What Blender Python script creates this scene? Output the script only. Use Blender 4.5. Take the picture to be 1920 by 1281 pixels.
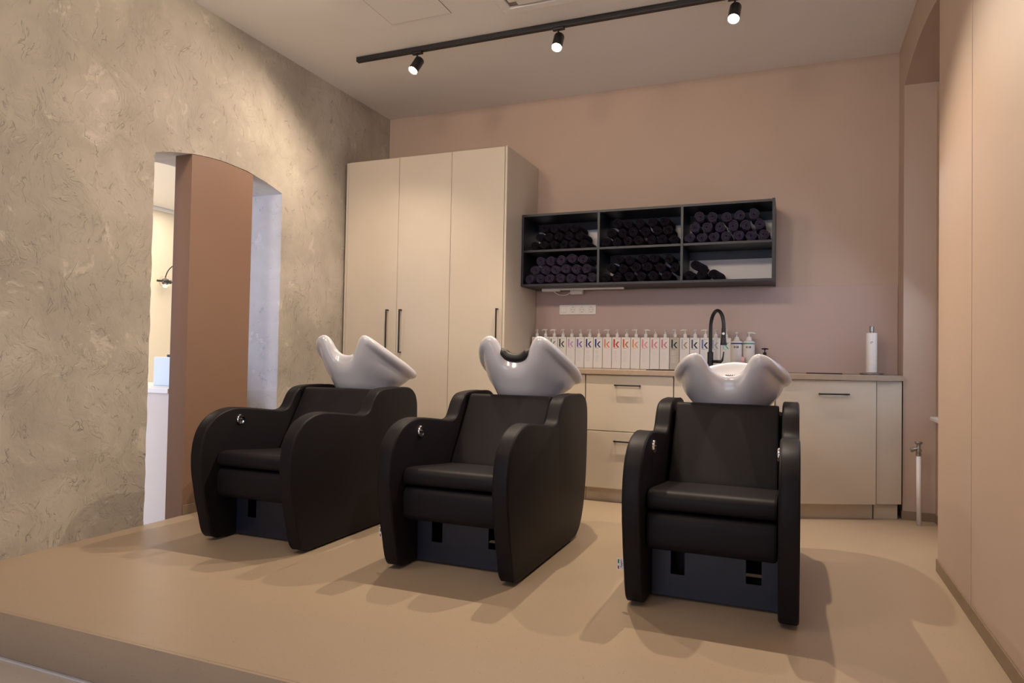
import bpy, bmesh, math, random
from mathutils import Vector, Matrix, noise
from math import sin, cos, pi, radians, sqrt
random.seed(7)
S = bpy.context.scene
for o in list(bpy.data.objects): bpy.data.objects.remove(o)
COL = S.collection

# ------------------------------------------------------------------ camera, sky, lights, exposure
FPX, YAW, PITCH, ROLL = 1289.74, radians(22.2899), radians(1.3552), radians(1.0585)
fw = Vector((-sin(YAW)*cos(PITCH), cos(YAW)*cos(PITCH), sin(PITCH)))
rt = Vector((cos(YAW), sin(YAW), 0)); up = rt.cross(fw)
r2 = cos(ROLL)*rt + sin(ROLL)*up; u2 = -sin(ROLL)*rt + cos(ROLL)*up
cam = bpy.data.cameras.new('camera'); cam.sensor_width = 36; cam.lens = FPX*36/1920
cam.sensor_fit = 'HORIZONTAL'; cam.clip_start = .02
co = bpy.data.objects.new('camera', cam); COL.objects.link(co)
m = Matrix((r2, u2, -fw)).transposed().to_4x4(); m.translation = Vector((0, 0, 1.0))
co.matrix_world = m; S.camera = co

w = bpy.data.worlds.new('world'); S.world = w; w.use_nodes = True
w.node_tree.nodes['Background'].inputs[0].default_value = (.62, .78, 1, 1)
w.node_tree.nodes['Background'].inputs[1].default_value = .7

def lamp(name, kind, loc, tgt, energy, col, **k):
    d = bpy.data.lights.new(name, kind); d.energy = energy; d.color = col
    for a, b in k.items(): setattr(d, a, b)
    o = bpy.data.objects.new(name, d); COL.objects.link(o); o.location = loc
    if tgt is not None: o.rotation_euler = (Vector(tgt)-Vector(loc)).to_track_quat('-Z', 'Y').to_euler()
    return o
WARM = (1, .81, .625); COOL = (.68, .76, 1)
# daylight through the shop window behind the camera and through the window of the next room
lamp('daylight_front', 'AREA', (-1.6, -3.30, 1.5), (-1.4, 2, 1.2), 42, COOL, shape='RECTANGLE', size=2.6, size_y=2.0)
lamp('daylight_next_room', 'AREA', (-6.0, .45, 1.6), (-4.6, 4, 1.0), 85, (.62, .72, 1), shape='RECTANGLE', size=2.4, size_y=2.0)
lamp('daylight_niche', 'AREA', (.83, 4.5, 1.6), (0, 4.3, .9), 7, COOL, shape='RECTANGLE', size=.9, size_y=1.6)
# ceiling lamps of the front part of the room
CEIL_SPOTS = [(-2.6, 1.15), (-1.3, 1.15), (-.35, 1.15)]
S.view_settings.view_transform = 'Standard'; S.view_settings.look = 'None'
S.view_settings.gamma = 1; S.view_settings.use_curve_mapping = False
S.view_settings.exposure = 0.32

# ------------------------------------------------------------------ materials
def mat(name, col, rough=.5, metal=0, spec=.5, coat=0, emit=None, estr=1):
    m = bpy.data.materials.new(name); m.use_nodes = True
    b = m.node_tree.nodes['Principled BSDF']
    b.inputs['Base Color'].default_value = (*col, 1); b.inputs['Roughness'].default_value = rough
    b.inputs['Metallic'].default_value = metal; b.inputs['Specular IOR Level'].default_value = spec
    b.inputs['Coat Weight'].default_value = coat; b.inputs['Coat Roughness'].default_value = .08
    if emit: b.inputs['Emission Color'].default_value = (*emit, 1); b.inputs['Emission Strength'].default_value = estr
    return m
class N:
    def __init__(s, m): s.t = m.node_tree; s.b = s.t.nodes['Principled BSDF']; s.c = None
    def n(s, kind, **k):
        x = s.t.nodes.new(kind)
        for a, b in k.items():
            if a in x.inputs: x.inputs[a].default_value = b
            else: setattr(x, a, b)
        return x
    def l(s, a, ao, b, bi): s.t.links.new(a.outputs[ao], b.inputs[bi])
    def coord(s, scale=(1, 1, 1)):
        tc = s.n('ShaderNodeTexCoord'); mp = s.n('ShaderNodeMapping'); mp.inputs['Scale'].default_value = scale
        s.l(tc, 'Object', mp, 0); return mp
    def ramp(s, src, so, stops):
        r = s.n('ShaderNodeValToRGB'); el = r.color_ramp.elements
        while len(el) < len(stops): el.new(.5)
        for e, (p, c) in zip(el, stops): e.position = p; e.color = (*c, 1) if len(c) == 3 else c
        s.l(src, so, r, 0); return r
    def bump(s, src, so, strength, dist, prev=None):
        b = s.n('ShaderNodeBump'); b.inputs['Strength'].default_value = strength; b.inputs['Distance'].default_value = dist
        s.l(src, so, b, 'Height')
        if prev: s.l(prev, 0, b, 'Normal')
        s.l(b, 0, s.b, 'Normal'); return b
g = lambda v: (v, v, v)
def math_node(n, op, a, b, clamp=False):
    x = n.n('ShaderNodeMath', operation=op); x.use_clamp = clamp
    for i, v in enumerate((a, b)):
        if isinstance(v, tuple): n.l(v[0], v[1], x, i)
        elif v is not None: x.inputs[i].default_value = v
    return x

def noisy(name, c1, c2, scale, rough, bumps=.05, bscale=200, dist=.002, **k):
    m = mat(name, c1, rough, **k); n = N(m); mp = n.coord()
    t = n.n('ShaderNodeTexNoise', Scale=scale, Detail=4.0); n.l(mp, 0, t, 'Vector')
    r = n.ramp(t, 0, [(.35, c1), (.65, c2)]); n.l(r, 0, n.b, 'Base Color')
    t2 = n.n('ShaderNodeTexNoise', Scale=bscale, Detail=2.0); n.l(mp, 0, t2, 'Vector')
    n.bump(t2, 0, bumps, dist); return m

def plaster(name, ca, cb, cc, amt=.8):
    m = mat(name, ca, .72, spec=.35); n = N(m); mp = n.coord()
    # trowelled skim coat: warped noise stepped into overlapping layers, whose edges read as marks
    wn = n.n('ShaderNodeTexNoise', Scale=3.0, Detail=3.0); n.l(mp, 0, wn, 'Vector')
    vm = n.n('ShaderNodeVectorMath', operation='MULTIPLY_ADD'); n.l(wn, 'Color', vm, 0); vm.inputs[1].default_value = (.35, .35, .35); n.l(mp, 0, vm, 2)
    h = None
    for i, (sc, lo, det) in enumerate([(4.2, .52, 5), (8.5, .57, 6), (16.0, .60, 5)]):
        mp2 = n.n('ShaderNodeMapping'); mp2.inputs['Location'].default_value = (i*7.3, i*3.1, i*1.7)
        mp2.inputs['Rotation'].default_value = (radians(38), 0, 0); mp2.inputs['Scale'].default_value = (1, 1.5, .75)
        n.l(vm, 0, mp2, 0)
        t = n.n('ShaderNodeTexNoise', Scale=sc, Detail=float(det), Roughness=.62); n.l(mp2, 0, t, 'Vector')
        r = n.ramp(t, 0, [(lo-.008, g(0)), (lo+.022, g(1))])
        add = math_node(n, 'MULTIPLY', (r, 0), [.4, .3, .3][i])
        h = add if h is None else math_node(n, 'ADD', (h, 0), (add, 0))
    # part of the wall stays smooth
    sm_ = n.n('ShaderNodeTexNoise', Scale=3.4, Detail=4.0, Roughness=.65); n.l(vm, 0, sm_, 'Vector')
    smr = n.ramp(sm_, 0, [(.40, g(.28)), (.58, g(1))]); h = math_node(n, 'MULTIPLY', (h, 0), (smr, 0))
    # short scratches
    mp3 = n.n('ShaderNodeMapping'); mp3.inputs['Rotation'].default_value = (radians(-35), 0, 0); mp3.inputs['Scale'].default_value = (1, 2.2, .8); n.l(vm, 0, mp3, 0)
    v = n.n('ShaderNodeTexNoise', Scale=5.5, Detail=3.0, Roughness=.55); n.l(mp3, 0, v, 'Vector')
    rv = n.ramp(v, 0, [(.488, g(0)), (.498, g(1)), (.502, g(1)), (.506, g(0))])
    mk = n.n('ShaderNodeTexNoise', Scale=11.0, Detail=2.0); n.l(mp, 0, mk, 'Vector'); rm = n.ramp(mk, 0, [(.52, g(0)), (.58, g(1))])
    sc = math_node(n, 'MULTIPLY', (rv, 0), (rm, 0)); sc2 = math_node(n, 'MULTIPLY', (sc, 0), -.45)
    h = math_node(n, 'ADD', (h, 0), (sc2, 0))
    fn = n.n('ShaderNodeTexNoise', Scale=60.0, Detail=6.0); n.l(mp, 0, fn, 'Vector'); fa = math_node(n, 'MULTIPLY', (fn, 0), .30)
    h = math_node(n, 'ADD', (h, 0), (fa, 0))
    n.bump(h, 0, amt, .006)
    big = n.n('ShaderNodeTexNoise', Scale=1.6, Detail=6.0, Roughness=.6); n.l(vm, 0, big, 'Vector')
    r = n.ramp(big, 0, [(.32, ca), (.50, cb), (.66, cc)])
    pn = n.n('ShaderNodeTexNoise', Scale=5.0, Detail=7.0, Roughness=.7); n.l(vm, 0, pn, 'Vector'); pr_ = n.ramp(pn, 0, [(.60, g(0)), (.66, g(.55))])
    pm = n.n('ShaderNodeMix', data_type='RGBA'); n.l(pr_, 0, pm, 0); n.l(r, 0, pm, 6); pm.inputs[7].default_value = (*[min(1, c*1.22) for c in cc], 1)
    mx = n.n('ShaderNodeMix', data_type='RGBA', blend_type='MULTIPLY'); mx.inputs[0].default_value = 1
    n.l(pm, 2, mx, 6); sr = n.ramp(sc, 0, [(0, g(1)), (1, g(.72))]); n.l(sr, 0, mx, 7)
    n.l(mx, 2, n.b, 'Base Color'); return m

M = {}
M['plaster'] = plaster('rough_beige_plaster', (.345, .308, .262), (.42, .378, .318), (.53, .48, .41))
M['plaster_white'] = plaster('pale_reveal_plaster', (.44, .43, .44), (.50, .485, .49), (.56, .545, .545), .35)
M['paint'] = noisy('dusty_rose_wall_paint', (.485, .362, .282), (.505, .377, .294), 2.5, .62, .04, 120, .002)
M['brown'] = noisy('brown_pier_paint', (.235, .135, .088), (.245, .142, .093), 2.5, .6, .03, 120, .002)
M['panel'] = noisy('backsplash_laminate', (.47, .345, .295), (.485, .357, .305), 3, .38, .02, 200, .001)
M['ceiling'] = noisy('ceiling_paint', (.79, .765, .73), (.81, .785, .75), 2, .7, .03, 60, .002)
M['cabinet'] = noisy('cream_cabinet_laminate', (.58, .51, .41), (.60, .528, .425), 3, .42, .02, 300, .001)
M['worktop'] = noisy('taupe_worktop', (.36, .27, .19), (.39, .295, .21), 30, .4, .02, 300, .001)
M['cream_wall'] = noisy('cream_far_wall_paint', (.74, .66, .53), (.76, .68, .55), 2, .6, .02, 100, .002)
M['white'] = mat('white_lacquer', (.78, .76, .74), .35)
M['desk'] = noisy('blush_desk_front', (.62, .54, .49), (.64, .56, .51), 3, .45, .01, 200, .001)
M['base'] = noisy('brown_cove_skirting', (.235, .165, .105), (.26, .185, .12), 20, .5, .03, 200, .001)
def floor_mat(name, base):
    m = mat(name, base, .42, spec=.4); n = N(m); mp = n.coord()
    t = n.n('ShaderNodeTexNoise', Scale=2.0, Detail=3.0); n.l(mp, 0, t, 'Vector')
    r = n.ramp(t, 0, [(.3, base), (.7, tuple(c*1.05 for c in base))])
    last = r
    for sc, th, colr in ((95, .10, tuple(c*.55 for c in base)), (55, .06, tuple(c*.42 for c in base)), (130, .10, tuple(min(1, c*1.35) for c in base))):
        v = n.n('ShaderNodeTexVoronoi', Scale=float(sc)); n.l(mp, 0, v, 'Vector')
        k = n.ramp(v, 'Distance', [(th, g(1)), (th+.05, g(0))])
        sp = n.n('ShaderNodeSeparateColor'); n.l(v, 'Color', sp, 0)
        gate = n.ramp(sp, 0, [(.70, g(0)), (.72, g(1))])
        mm = math_node(n, 'MULTIPLY', (k, 0), (gate, 0))
        mx = n.n('ShaderNodeMix', data_type='RGBA'); n.l(mm, 0, mx, 0); n.l(last, 0 if last is r else 2, mx, 6); mx.inputs[7].default_value = (*colr, 1)
        last = mx
    n.l(last, 2, n.b, 'Base Color')
    t2 = n.n('ShaderNodeTexNoise', Scale=90.0, Detail=2.0); n.l(mp, 0, t2, 'Vector'); n.bump(t2, 0, .05, .002)
    return m
M['floor'] = floor_mat('speckled_tan_linoleum', (.395, .303, .212))
M['floor_low'] = floor_mat('speckled_pale_linoleum', (.80, .71, .59))
def leather():
    m = mat('black_leatherette', (.0122, .0104, .0126), .48, spec=.14); n = N(m); mp = n.coord()
    v = n.n('ShaderNodeTexVoronoi', Scale=420.0); n.l(mp, 0, v, 'Vector'); b1 = n.bump(v, 0, .12, .0008)
    t = n.n('ShaderNodeTexNoise', Scale=7.0, Detail=3.0); n.l(mp, 0, t, 'Vector'); n.bump(t, 0, .08, .004, b1)
    return m
M['leather'] = leather()
M['seam'] = mat('dark_piping', (.014, .012, .013), .6, spec=.2)
M['ceramic'] = mat('white_ceramic', (.54, .54, .585), .22, coat=.4)
M['rubber'] = mat('black_gel_rubber', (.012, .011, .011), .5)
M['chrome'] = mat('chrome', (.85, .85, .86), .08, 1)
M['steel'] = mat('brushed_steel', (.42, .41, .40), .3, 1)
M['nickel'] = noisy('dull_nickel', (.35, .32, .28), (.5, .47, .42), 60, .35, .02, metal=1)
M['black'] = mat('black_metal', (.012, .012, .014), .38)
M['blackm'] = mat('matt_black', (.006, .006, .007), .6)
M['plinth'] = noisy('blue_black_base_plate', (.013, .0155, .027), (.016, .019, .032), 6, .42, .03, 100, .001)
M['shelfblack'] = noisy('anthracite_laminate', (.011, .0104, .0145), (.013, .0125, .017), 5, .42, .02, 200, .001)
M['shelfback'] = mat('pale_back_board', (.80, .76, .76), .5)
M['plastic'] = mat('white_plastic', (.80, .76, .72), .35)
M['socket_hole'] = mat('socket_hole', (.03, .03, .03), .5)
def towel(name, c, sh=.1):
    m = mat(name, c, .95, spec=.1); n = N(m); mp = n.coord()
    t = n.n('ShaderNodeTexNoise', Scale=260.0, Detail=3.0); n.l(mp, 0, t, 'Vector'); n.bump(t, 0, .9, .004)
    n.b.inputs['Sheen Weight'].default_value = sh; n.b.inputs['Sheen Tint'].default_value = (.5, .42, .62, 1); n.b.inputs['Sheen Roughness'].default_value = .5
    return m
M['towel'] = towel('black_terry', (.0105, .009, .0125)); M['towel_lit'] = towel('lit_black_terry', (.046, .038, .062), .25)  # second terry: same black towels, purplish light on them painted into the colour
M['paper'] = noisy('paper_roll', (.80, .77, .73), (.84, .81, .77), 40, .9, .2, 150, .001)
M['card'] = mat('card_tube', (.35, .25, .16), .9)
M['glass'] = mat('clear_glass', (1, 1, 1), .03); M['glass'].node_tree.nodes['Principled BSDF'].inputs['Transmission Weight'].default_value = 1
M['lamp_on'] = mat('lit_led', (1, 1, 1), .5, emit=(1, .86, .66), estr=60)
M['lamp_soft'] = mat('lit_globe', (1, 1, 1), .5, emit=(1, .80, .52), estr=5)
M['bluebox'] = mat('pale_blue_screen_back', (.62, .70, .80), .4)

# ------------------------------------------------------------------ helpers
def obj(name, bm, mt, parent=None, smooth=False, loc=None):
    me = bpy.data.meshes.new(name)
    bmesh.ops.recalc_face_normals(bm, faces=bm.faces)
    bm.to_mesh(me); bm.free()
    me.materials.append(M[mt] if isinstance(mt, str) else mt)
    if smooth:
        for p in me.polygons: p.use_smooth = True
    o = bpy.data.objects.new(name, me); COL.objects.link(o)
    if parent is not None: o.parent = parent
    if loc is not None: o.location = loc
    return o
def tag(o, label, cat, group=None):
    o['label'] = label; o['category'] = cat
    if group: o['group'] = group
    return o
def thing(name, label, cat, loc=(0, 0, 0), rz=0, group=None):
    o = bpy.data.objects.new(name, None); COL.objects.link(o); o.location = loc; o.rotation_euler = (0, 0, rz)
    o.empty_display_size = .05
    return tag(o, label, cat, group)
def struct(name, bm, mt, parent=None, smooth=False):
    o = obj(name, bm, mt, parent, smooth); o['kind'] = 'structure'; return o
def copy_tree(o, parent=None):
    c = o.copy(); COL.objects.link(c)
    if parent is not None: c.parent = parent
    for ch in [x for x in list(bpy.data.objects) if x.parent == o]: copy_tree(ch, c)
    return c
def B(): return bmesh.new()
def box(bm, x0, x1, y0, y1, z0, z1, bev=0, seg=2):
    x0, x1 = min(x0, x1), max(x0, x1); y0, y1 = min(y0, y1), max(y0, y1); z0, z1 = min(z0, z1), max(z0, z1)
    r = bmesh.ops.create_cube(bm, size=1)
    for v in r['verts']:
        v.co = Vector(((x0+x1)/2+v.co.x*(x1-x0), (y0+y1)/2+v.co.y*(y1-y0), (z0+z1)/2+v.co.z*(z1-z0)))
    if bev: bmesh.ops.bevel(bm, geom=list({e for v in r['verts'] for e in v.link_edges}), offset=bev, segments=seg, affect='EDGES', profile=.5)
    return bm
def cyl(bm, a, b, r, r2=None, n=20, cap=True):
    a, b = Vector(a), Vector(b); d = b-a; r2 = r if r2 is None else r2
    q = d.to_track_quat('Z', 'Y').to_matrix()
    rings = []
    for p, rr in ((a, r), (b, r2)):
        rings.append([bm.verts.new(p+q@Vector((cos(2*pi*i/n)*rr, sin(2*pi*i/n)*rr, 0))) for i in range(n)])
    for i in range(n): bm.faces.new((rings[0][i], rings[0][(i+1) % n], rings[1][(i+1) % n], rings[1][i]))
    if cap: bm.faces.new(rings[0][::-1]); bm.faces.new(rings[1])
    return bm
def lathe(bm, prof, c=(0, 0, 0), n=28, axis='Z', sx=1, sy=1):
    c = Vector(c); rings = []
    def P(r, h, a):
        x, y = r*cos(a)*sx, r*sin(a)*sy
        return c+{'Z': Vector((x, y, h)), 'Y': Vector((x, h, y)), 'X': Vector((h, x, y))}[axis]
    for r, h in prof:
        rings.append([bm.verts.new(P(max(r, 1e-5), h, 2*pi*i/n)) for i in range(n)])
    for a, b in zip(rings, rings[1:]):
        for i in range(n): bm.faces.new((a[i], a[(i+1) % n], b[(i+1) % n], b[i]))
    bm.faces.new(rings[0][::-1]); bm.faces.new(rings[-1]); return bm
def tube(bm, pts, r, n=8, closed=False, flat=None):
    pts = [Vector(p) for p in pts]; k = len(pts); rings = []; prev = None
    for i, p in enumerate(pts):
        t = (pts[(i+1) % k]-pts[i-1]) if closed else (pts[min(i+1, k-1)]-pts[max(i-1, 0)])
        t.normalize()
        if prev is None: nn = t.orthogonal().normalized()
        else: nn = (prev-t*prev.dot(t)).normalized()
        prev = nn; b = t.cross(nn); rr = r[i] if isinstance(r, (list, tuple)) else r
        rings.append([bm.verts.new(p+(nn*cos(2*pi*j/n)+b*sin(2*pi*j/n))*rr) for j in range(n)])
    for i in range(k if closed else k-1):
        a, c = rings[i], rings[(i+1) % k]
        for j in range(n): bm.faces.new((a[j], a[(j+1) % n], c[(j+1) % n], c[j]))
    if not closed: bm.faces.new(rings[0][::-1]); bm.faces.new(rings[-1])
    return bm
def catmull(pts, k, closed=False):
    n = len(pts); out = []; rng = n if closed else n-1
    for i in range(rng):
        P = [Vector(pts[(i+d) % n] if closed else pts[min(max(i+d, 0), n-1)]) for d in (-1, 0, 1, 2)]
        for s in range(k):
            t = s/k
            out.append(.5*((2*P[1])+(P[2]-P[0])*t+(2*P[0]-5*P[1]+4*P[2]-P[3])*t*t+(3*P[1]-P[0]-3*P[2]+P[3])*t**3))
    if not closed: out.append(Vector(pts[-1]))
    return out
def resample(pts, step):
    out = [pts[0]]; acc = 0
    P = pts+[pts[0]]
    for a, b in zip(P, P[1:]):
        L = (b-a).length
        if L == 0: continue
        t = step-acc
        while t <= L: out.append(a.lerp(b, t/L)); t += step
        acc = (acc+L) % step
    if (out[-1]-pts[0]).length < step*.5: out.pop()
    return out
def inset_loop(P, d):
    # inward offset of a CCW 2D loop
    n = len(P); R = []
    for i in range(n):
        t = (P[(i+1) % n]-P[i-1]).normalized(); R.append(P[i]+Vector((-t.y, t.x))*d)
    return R
def slab_x(bm, P, x0, x1, rad=.012, seg=4):
    # closed 2D loop P (y,z) extruded along x with rounded edges
    area = sum(P[i-1].x*P[i].y-P[i].x*P[i-1].y for i in range(len(P)))
    if area < 0: P = P[::-1]
    rings = []
    def ring(ins, x): rings.append([bm.verts.new((x, p.x, p.y)) for p in (inset_loop(P, ins) if ins > 1e-6 else P)])
    for s in range(seg+1):
        a = pi/2*s/seg; ring(rad*(1-sin(a)), x0+rad*(1-cos(a)))
    for s in range(seg+1):
        a = pi/2*(1-s/seg); ring(rad*(1-sin(a)), x1-rad*(1-cos(a)))
    n = len(P)
    for a, b in zip(rings, rings[1:]):
        for i in range(n): bm.faces.new((a[i], a[(i+1) % n], b[(i+1) % n], b[i]))
    bm.faces.new(rings[0][::-1]); bm.faces.new(rings[-1])
    return P
def prism_z(bm, pts, z0, z1):
    a = [bm.verts.new((x, y, z0)) for x, y in pts]; b = [bm.verts.new((x, y, z1)) for x, y in pts]; n = len(pts)
    for i in range(n): bm.faces.new((a[i], a[(i+1) % n], b[(i+1) % n], b[i]))
    bm.faces.new(a[::-1]); bm.faces.new(b); return bm
def subsurf(o, lv=1):
    md = o.modifiers.new('sub', 'SUBSURF'); md.levels = lv; md.render_levels = lv
def autosmooth(o, ang=35):
    me = o.data
    for p in me.polygons: p.use_smooth = True
    bm = bmesh.new(); bm.from_mesh(me)
    for e in bm.edges:
        if len(e.link_faces) == 2 and e.calc_face_angle(0) > radians(ang): e.smooth = False
    bm.to_mesh(me); bm.free()

# ------------------------------------------------------------------ room shell
XL, XR, XN, YB, ZC, YF, ZLOW, YSTEP = -3.45, .66, .845, 5.367, 3.165, -3.5, -.17, 1.72
struct('floor', box(B(), XL, 1.2, YSTEP, YB+.3, -.16, 0), 'floor')
bm = B(); box(bm, XL, 1.2, YSTEP-.012, YSTEP+.001, ZLOW, 0.0)
struct('trim_1', bm, 'floor')
struct('floor_lower', box(B(), -9.2, 1.2, YF-.2, YSTEP-.012, ZLOW-.1, ZLOW), 'floor_low')
bm = B(); box(bm, XL, 1.2, YSTEP-.024, YSTEP-.013, ZLOW, ZLOW+.006, .001); struct('trim_2', bm, 'white')
struct('ceiling', box(B(), XL, 1.2, YF-.2, YB+.3, ZC, ZC+.15), 'ceiling')
struct('wall_back', box(B(), XL-.42, 1.2, YB, YB+.2, ZLOW, ZC), 'paint')

# left wall with the arched doorway, rough chipped edges
YD0, YD1 = 2.885, 3.962
def arch_z(y): return 2.16+.085*(1-((y-(YD0+YD1)/2)/((YD1-YD0)/2))**2)
def hole(seed, x, rough=.006):
    pts = []
    n1 = 60
    for i in range(n1): pts.append((YD0, ZLOW+(arch_z(YD0)-ZLOW)*i/n1))
    for i in range(40): y = YD0+(YD1-YD0)*i/40; pts.append((y, arch_z(y)))
    for i in range(n1+1): pts.append((YD1, arch_z(YD1)-(arch_z(YD1)-ZLOW)*i/n1))
    out = []
    for i, (y, z) in enumerate(pts):
        k = noise.noise(Vector((y*9+seed, z*9, x)))*rough+noise.noise(Vector((y*40+seed, z*40, x)))*rough*.6
        j = noise.noise(Vector((y*9, z*9+seed, x+5)))*rough
        out.append((y+k, z+(j*.4 if 60 <= i < 100 else 0)))
    return out
T = .42
H0, H1 = hole(1, 0), hole(1, 0, .004)
def wall_sheet(bm, x, H):
    loop = [(YF, ZLOW), (YF, ZC), (YB, ZC), (YB, ZLOW)]
    vh = [bm.verts.new((x, *p)) for p in H]; vo = [bm.verts.new((x, *p)) for p in loop]
    k = len(H)
    # fan quads: left block, top block, right block
    for i in range(60): pass
    vl = [vo[0]]+[bm.verts.new((x, YF, H[i][1])) for i in range(1, 61)]
    for i in range(60): bm.faces.new((vl[i], vl[i+1], vh[i+1], vh[i]))
    vr = [bm.verts.new((x, YB, H[k-1-i][1])) for i in range(0, 61)]
    for i in range(60): bm.faces.new((vh[k-1-i], vh[k-2-i], vr[i+1], vr[i]))
    vt = [bm.verts.new((x, H[60+i][0], ZC)) for i in range(0, k-61-60+1)]
    top = vh[60:k-60]
    for i in range(len(top)-1): bm.faces.new((top[i], vt[i], vt[i+1], top[i+1]))
    bm.faces.new((vl[60], vo[1], vt[0], vh[60])); bm.faces.new((vh[k-61], vt[-1], vo[2], vr[60]))
    return vh
bm = B(); wall_sheet(bm, XL, H0); struct('wall_left', bm, 'plaster')
bm = B(); a = [bm.verts.new((XL, *p)) for p in H0]; b = [bm.verts.new((XL-T, *p)) for p in H1]
for i in range(len(a)-1): bm.faces.new((a[i], a[i+1], b[i+1], b[i]))
struct('trim_3', bm, 'plaster_white')
bm = B(); wall_sheet(bm, XL-T, H1); struct('wall_left_rear', bm, 'cream_wall')

# slim painted pier standing in the doorway
bm = B()
PY0, PY1, PX0 = 3.155, 3.672, -3.592
n = 12; top = [(PY0+(PY1-PY0)*i/n) for i in range(n+1)]
loop = [(PY0, ZLOW)]+[(y, arch_z(y)+.02) for y in top]+[(PY1, ZLOW)]
fa = [bm.verts.new((XL-.004, y, z)) for y, z in loop]; fb = [bm.verts.new((PX0, y, z)) for y, z in loop]
for i in range(len(loop)): bm.faces.new((fa[i], fa[(i+1) % len(loop)], fb[(i+1) % len(loop)], fb[i]))
bm.faces.new(fa); bm.faces.new(fb[::-1])
struct('wall_pier', bm, 'brown')
bm = B(); box(bm, XL-.0035, XL+.004, PY0+.002, PY1-.002, 0, .06, .002); struct('baseboard_pier', bm, 'base')

# right wall: near slab, window niche, corner return
bm = B(); box(bm, .655, 1.2, YF, 3.905, ZLOW, ZC); struct('wall_right', bm, 'paint')
bm = B(); box(bm, .6535, .6555, 3.224, 3.2262, ZLOW, ZC); struct('trim_4', bm, 'panel')
bm = B(); box(bm, XR, 1.2, 5.118, YB, ZLOW, ZC); struct('wall_right_corner', bm, 'paint')
bm = B(); box(bm, XN, XN+.12, 3.905, 5.118, ZLOW, .68); box(bm, XN, XN+.12, 3.905, 3.99, .68, 2.8); box(bm, XN, XN+.12, 5.03, 5.118, .68, 2.8); box(bm, XN, XN+.12, 3.99, 5.03, 2.45, 3.0)
struct('wall_niche', bm, 'paint')
bm = B(); prev = None
def soff(y): return 2.84+.065*(1-((y-4.5115)/.6065)**2)
for i in range(25):
    y = 3.905+(5.118-3.905)*i/24
    cur = [bm.verts.new(p) for p in ((XR, y, soff(y)), (1.2, y, soff(y)), (1.2, y, ZC), (XR, y, ZC))]
    if prev:
        for j in range(4): bm.faces.new((prev[j], prev[(j+1) % 4], cur[(j+1) % 4], cur[j]))
    prev = cur
struct('wall_lintel', bm, 'paint')
win = B()
for a0, a1, c0, c1 in ((3.99, 5.03, .70, .76), (3.99, 5.03, 2.39, 2.45), (3.99, 4.05, .76, 2.39), (4.97, 5.03, .76, 2.39), (4.49, 4.53, .76, 2.39)):
    box(win, XN+.02, XN+.08, a0, a1, c0, c1, .004)
wo = struct('window_1', win, 'white')
struct('window_glass', box(B(), XN+.045, XN+.051, 4.04, 4.98, .75, 2.40), 'glass', wo)
struct('window_sill', box(B(), .80, XN+.03, 3.93, 5.051, .652, .677, .006), 'white', wo)
# skirting
bm = B(); box(bm, .648, .655, YSTEP, 3.905, 0, .06, .003); box(bm, .648, XN, 3.905, 3.912, 0, .06, .002); struct('baseboard_right', bm, 'base')
bm = B(); box(bm, XR-.006, XR, 5.113, 5.3, 0, .055, .002); box(bm, XR-.006, XN, 5.112, 5.118, 0, .055, .002); box(bm, XN-.006, XN, 3.912, 5.112, 0, .055, .002); struct('baseboard_niche', bm, 'base')

# wall behind the camera with the shop window
bm = B(); box(bm, XL-.42, -3.1, YF-.2, YF, ZLOW, ZC); box(bm, -.1, 1.2, YF-.2, YF, ZLOW, ZC); box(bm, -3.1, -.1, YF-.2, YF, ZLOW, .35); box(bm, -3.1, -.1, YF-.2, YF, 2.7, ZC)
struct('wall_front', bm, 'paint')
bm = B()
for x0, x1, z0, z1 in ((-3.1, -.1, .35, .42), (-3.1, -.1, 2.63, 2.7), (-3.1, -3.03, .42, 2.63), (-.17, -.1, .42, 2.63), (-1.64, -1.56, .42, 2.63)): box(bm, x0, x1, YF-.14, YF-.06, z0, z1, .005)
w2 = struct('window_2', bm, 'black'); struct('window_glass', box(B(), -3.05, -.15, YF-.105, YF-.095, .41, 2.64), 'glass', w2)

# next room seen through the doorway
struct('floor_next_room', box(B(), -9.2, XL, YSTEP-.012, 8.5, ZLOW-.1, ZLOW), 'floor_low')
struct('ceiling_next_room', box(B(), -9.2, XL-T, -.2, 8.5, 2.83, 2.95), 'white')
struct('wall_far', box(B(), -7.7, -7.5, -.2, 8.5, ZLOW, 2.83), 'cream_wall')
struct('wall_far_side', box(B(), -7.5, XL-T, 8.3, 8.5, ZLOW, 2.83), 'cream_wall')
bm = B(); box(bm, -7.5, XL-T, -.2, 0, ZLOW, .5); box(bm, -7.5, XL-T, -.2, 0, 2.5, 2.83); box(bm, -7.5, -7.3, -.2, 0, .5, 2.5); box(bm, -4.6, XL-T, -.2, 0, .5, 2.5)
struct('wall_far_front', bm, 'cream_wall')
struct('trim_5', box(B(), -7.5, -7.46, 0, 8.3, 2.79, 2.83, .008), 'white')

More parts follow.
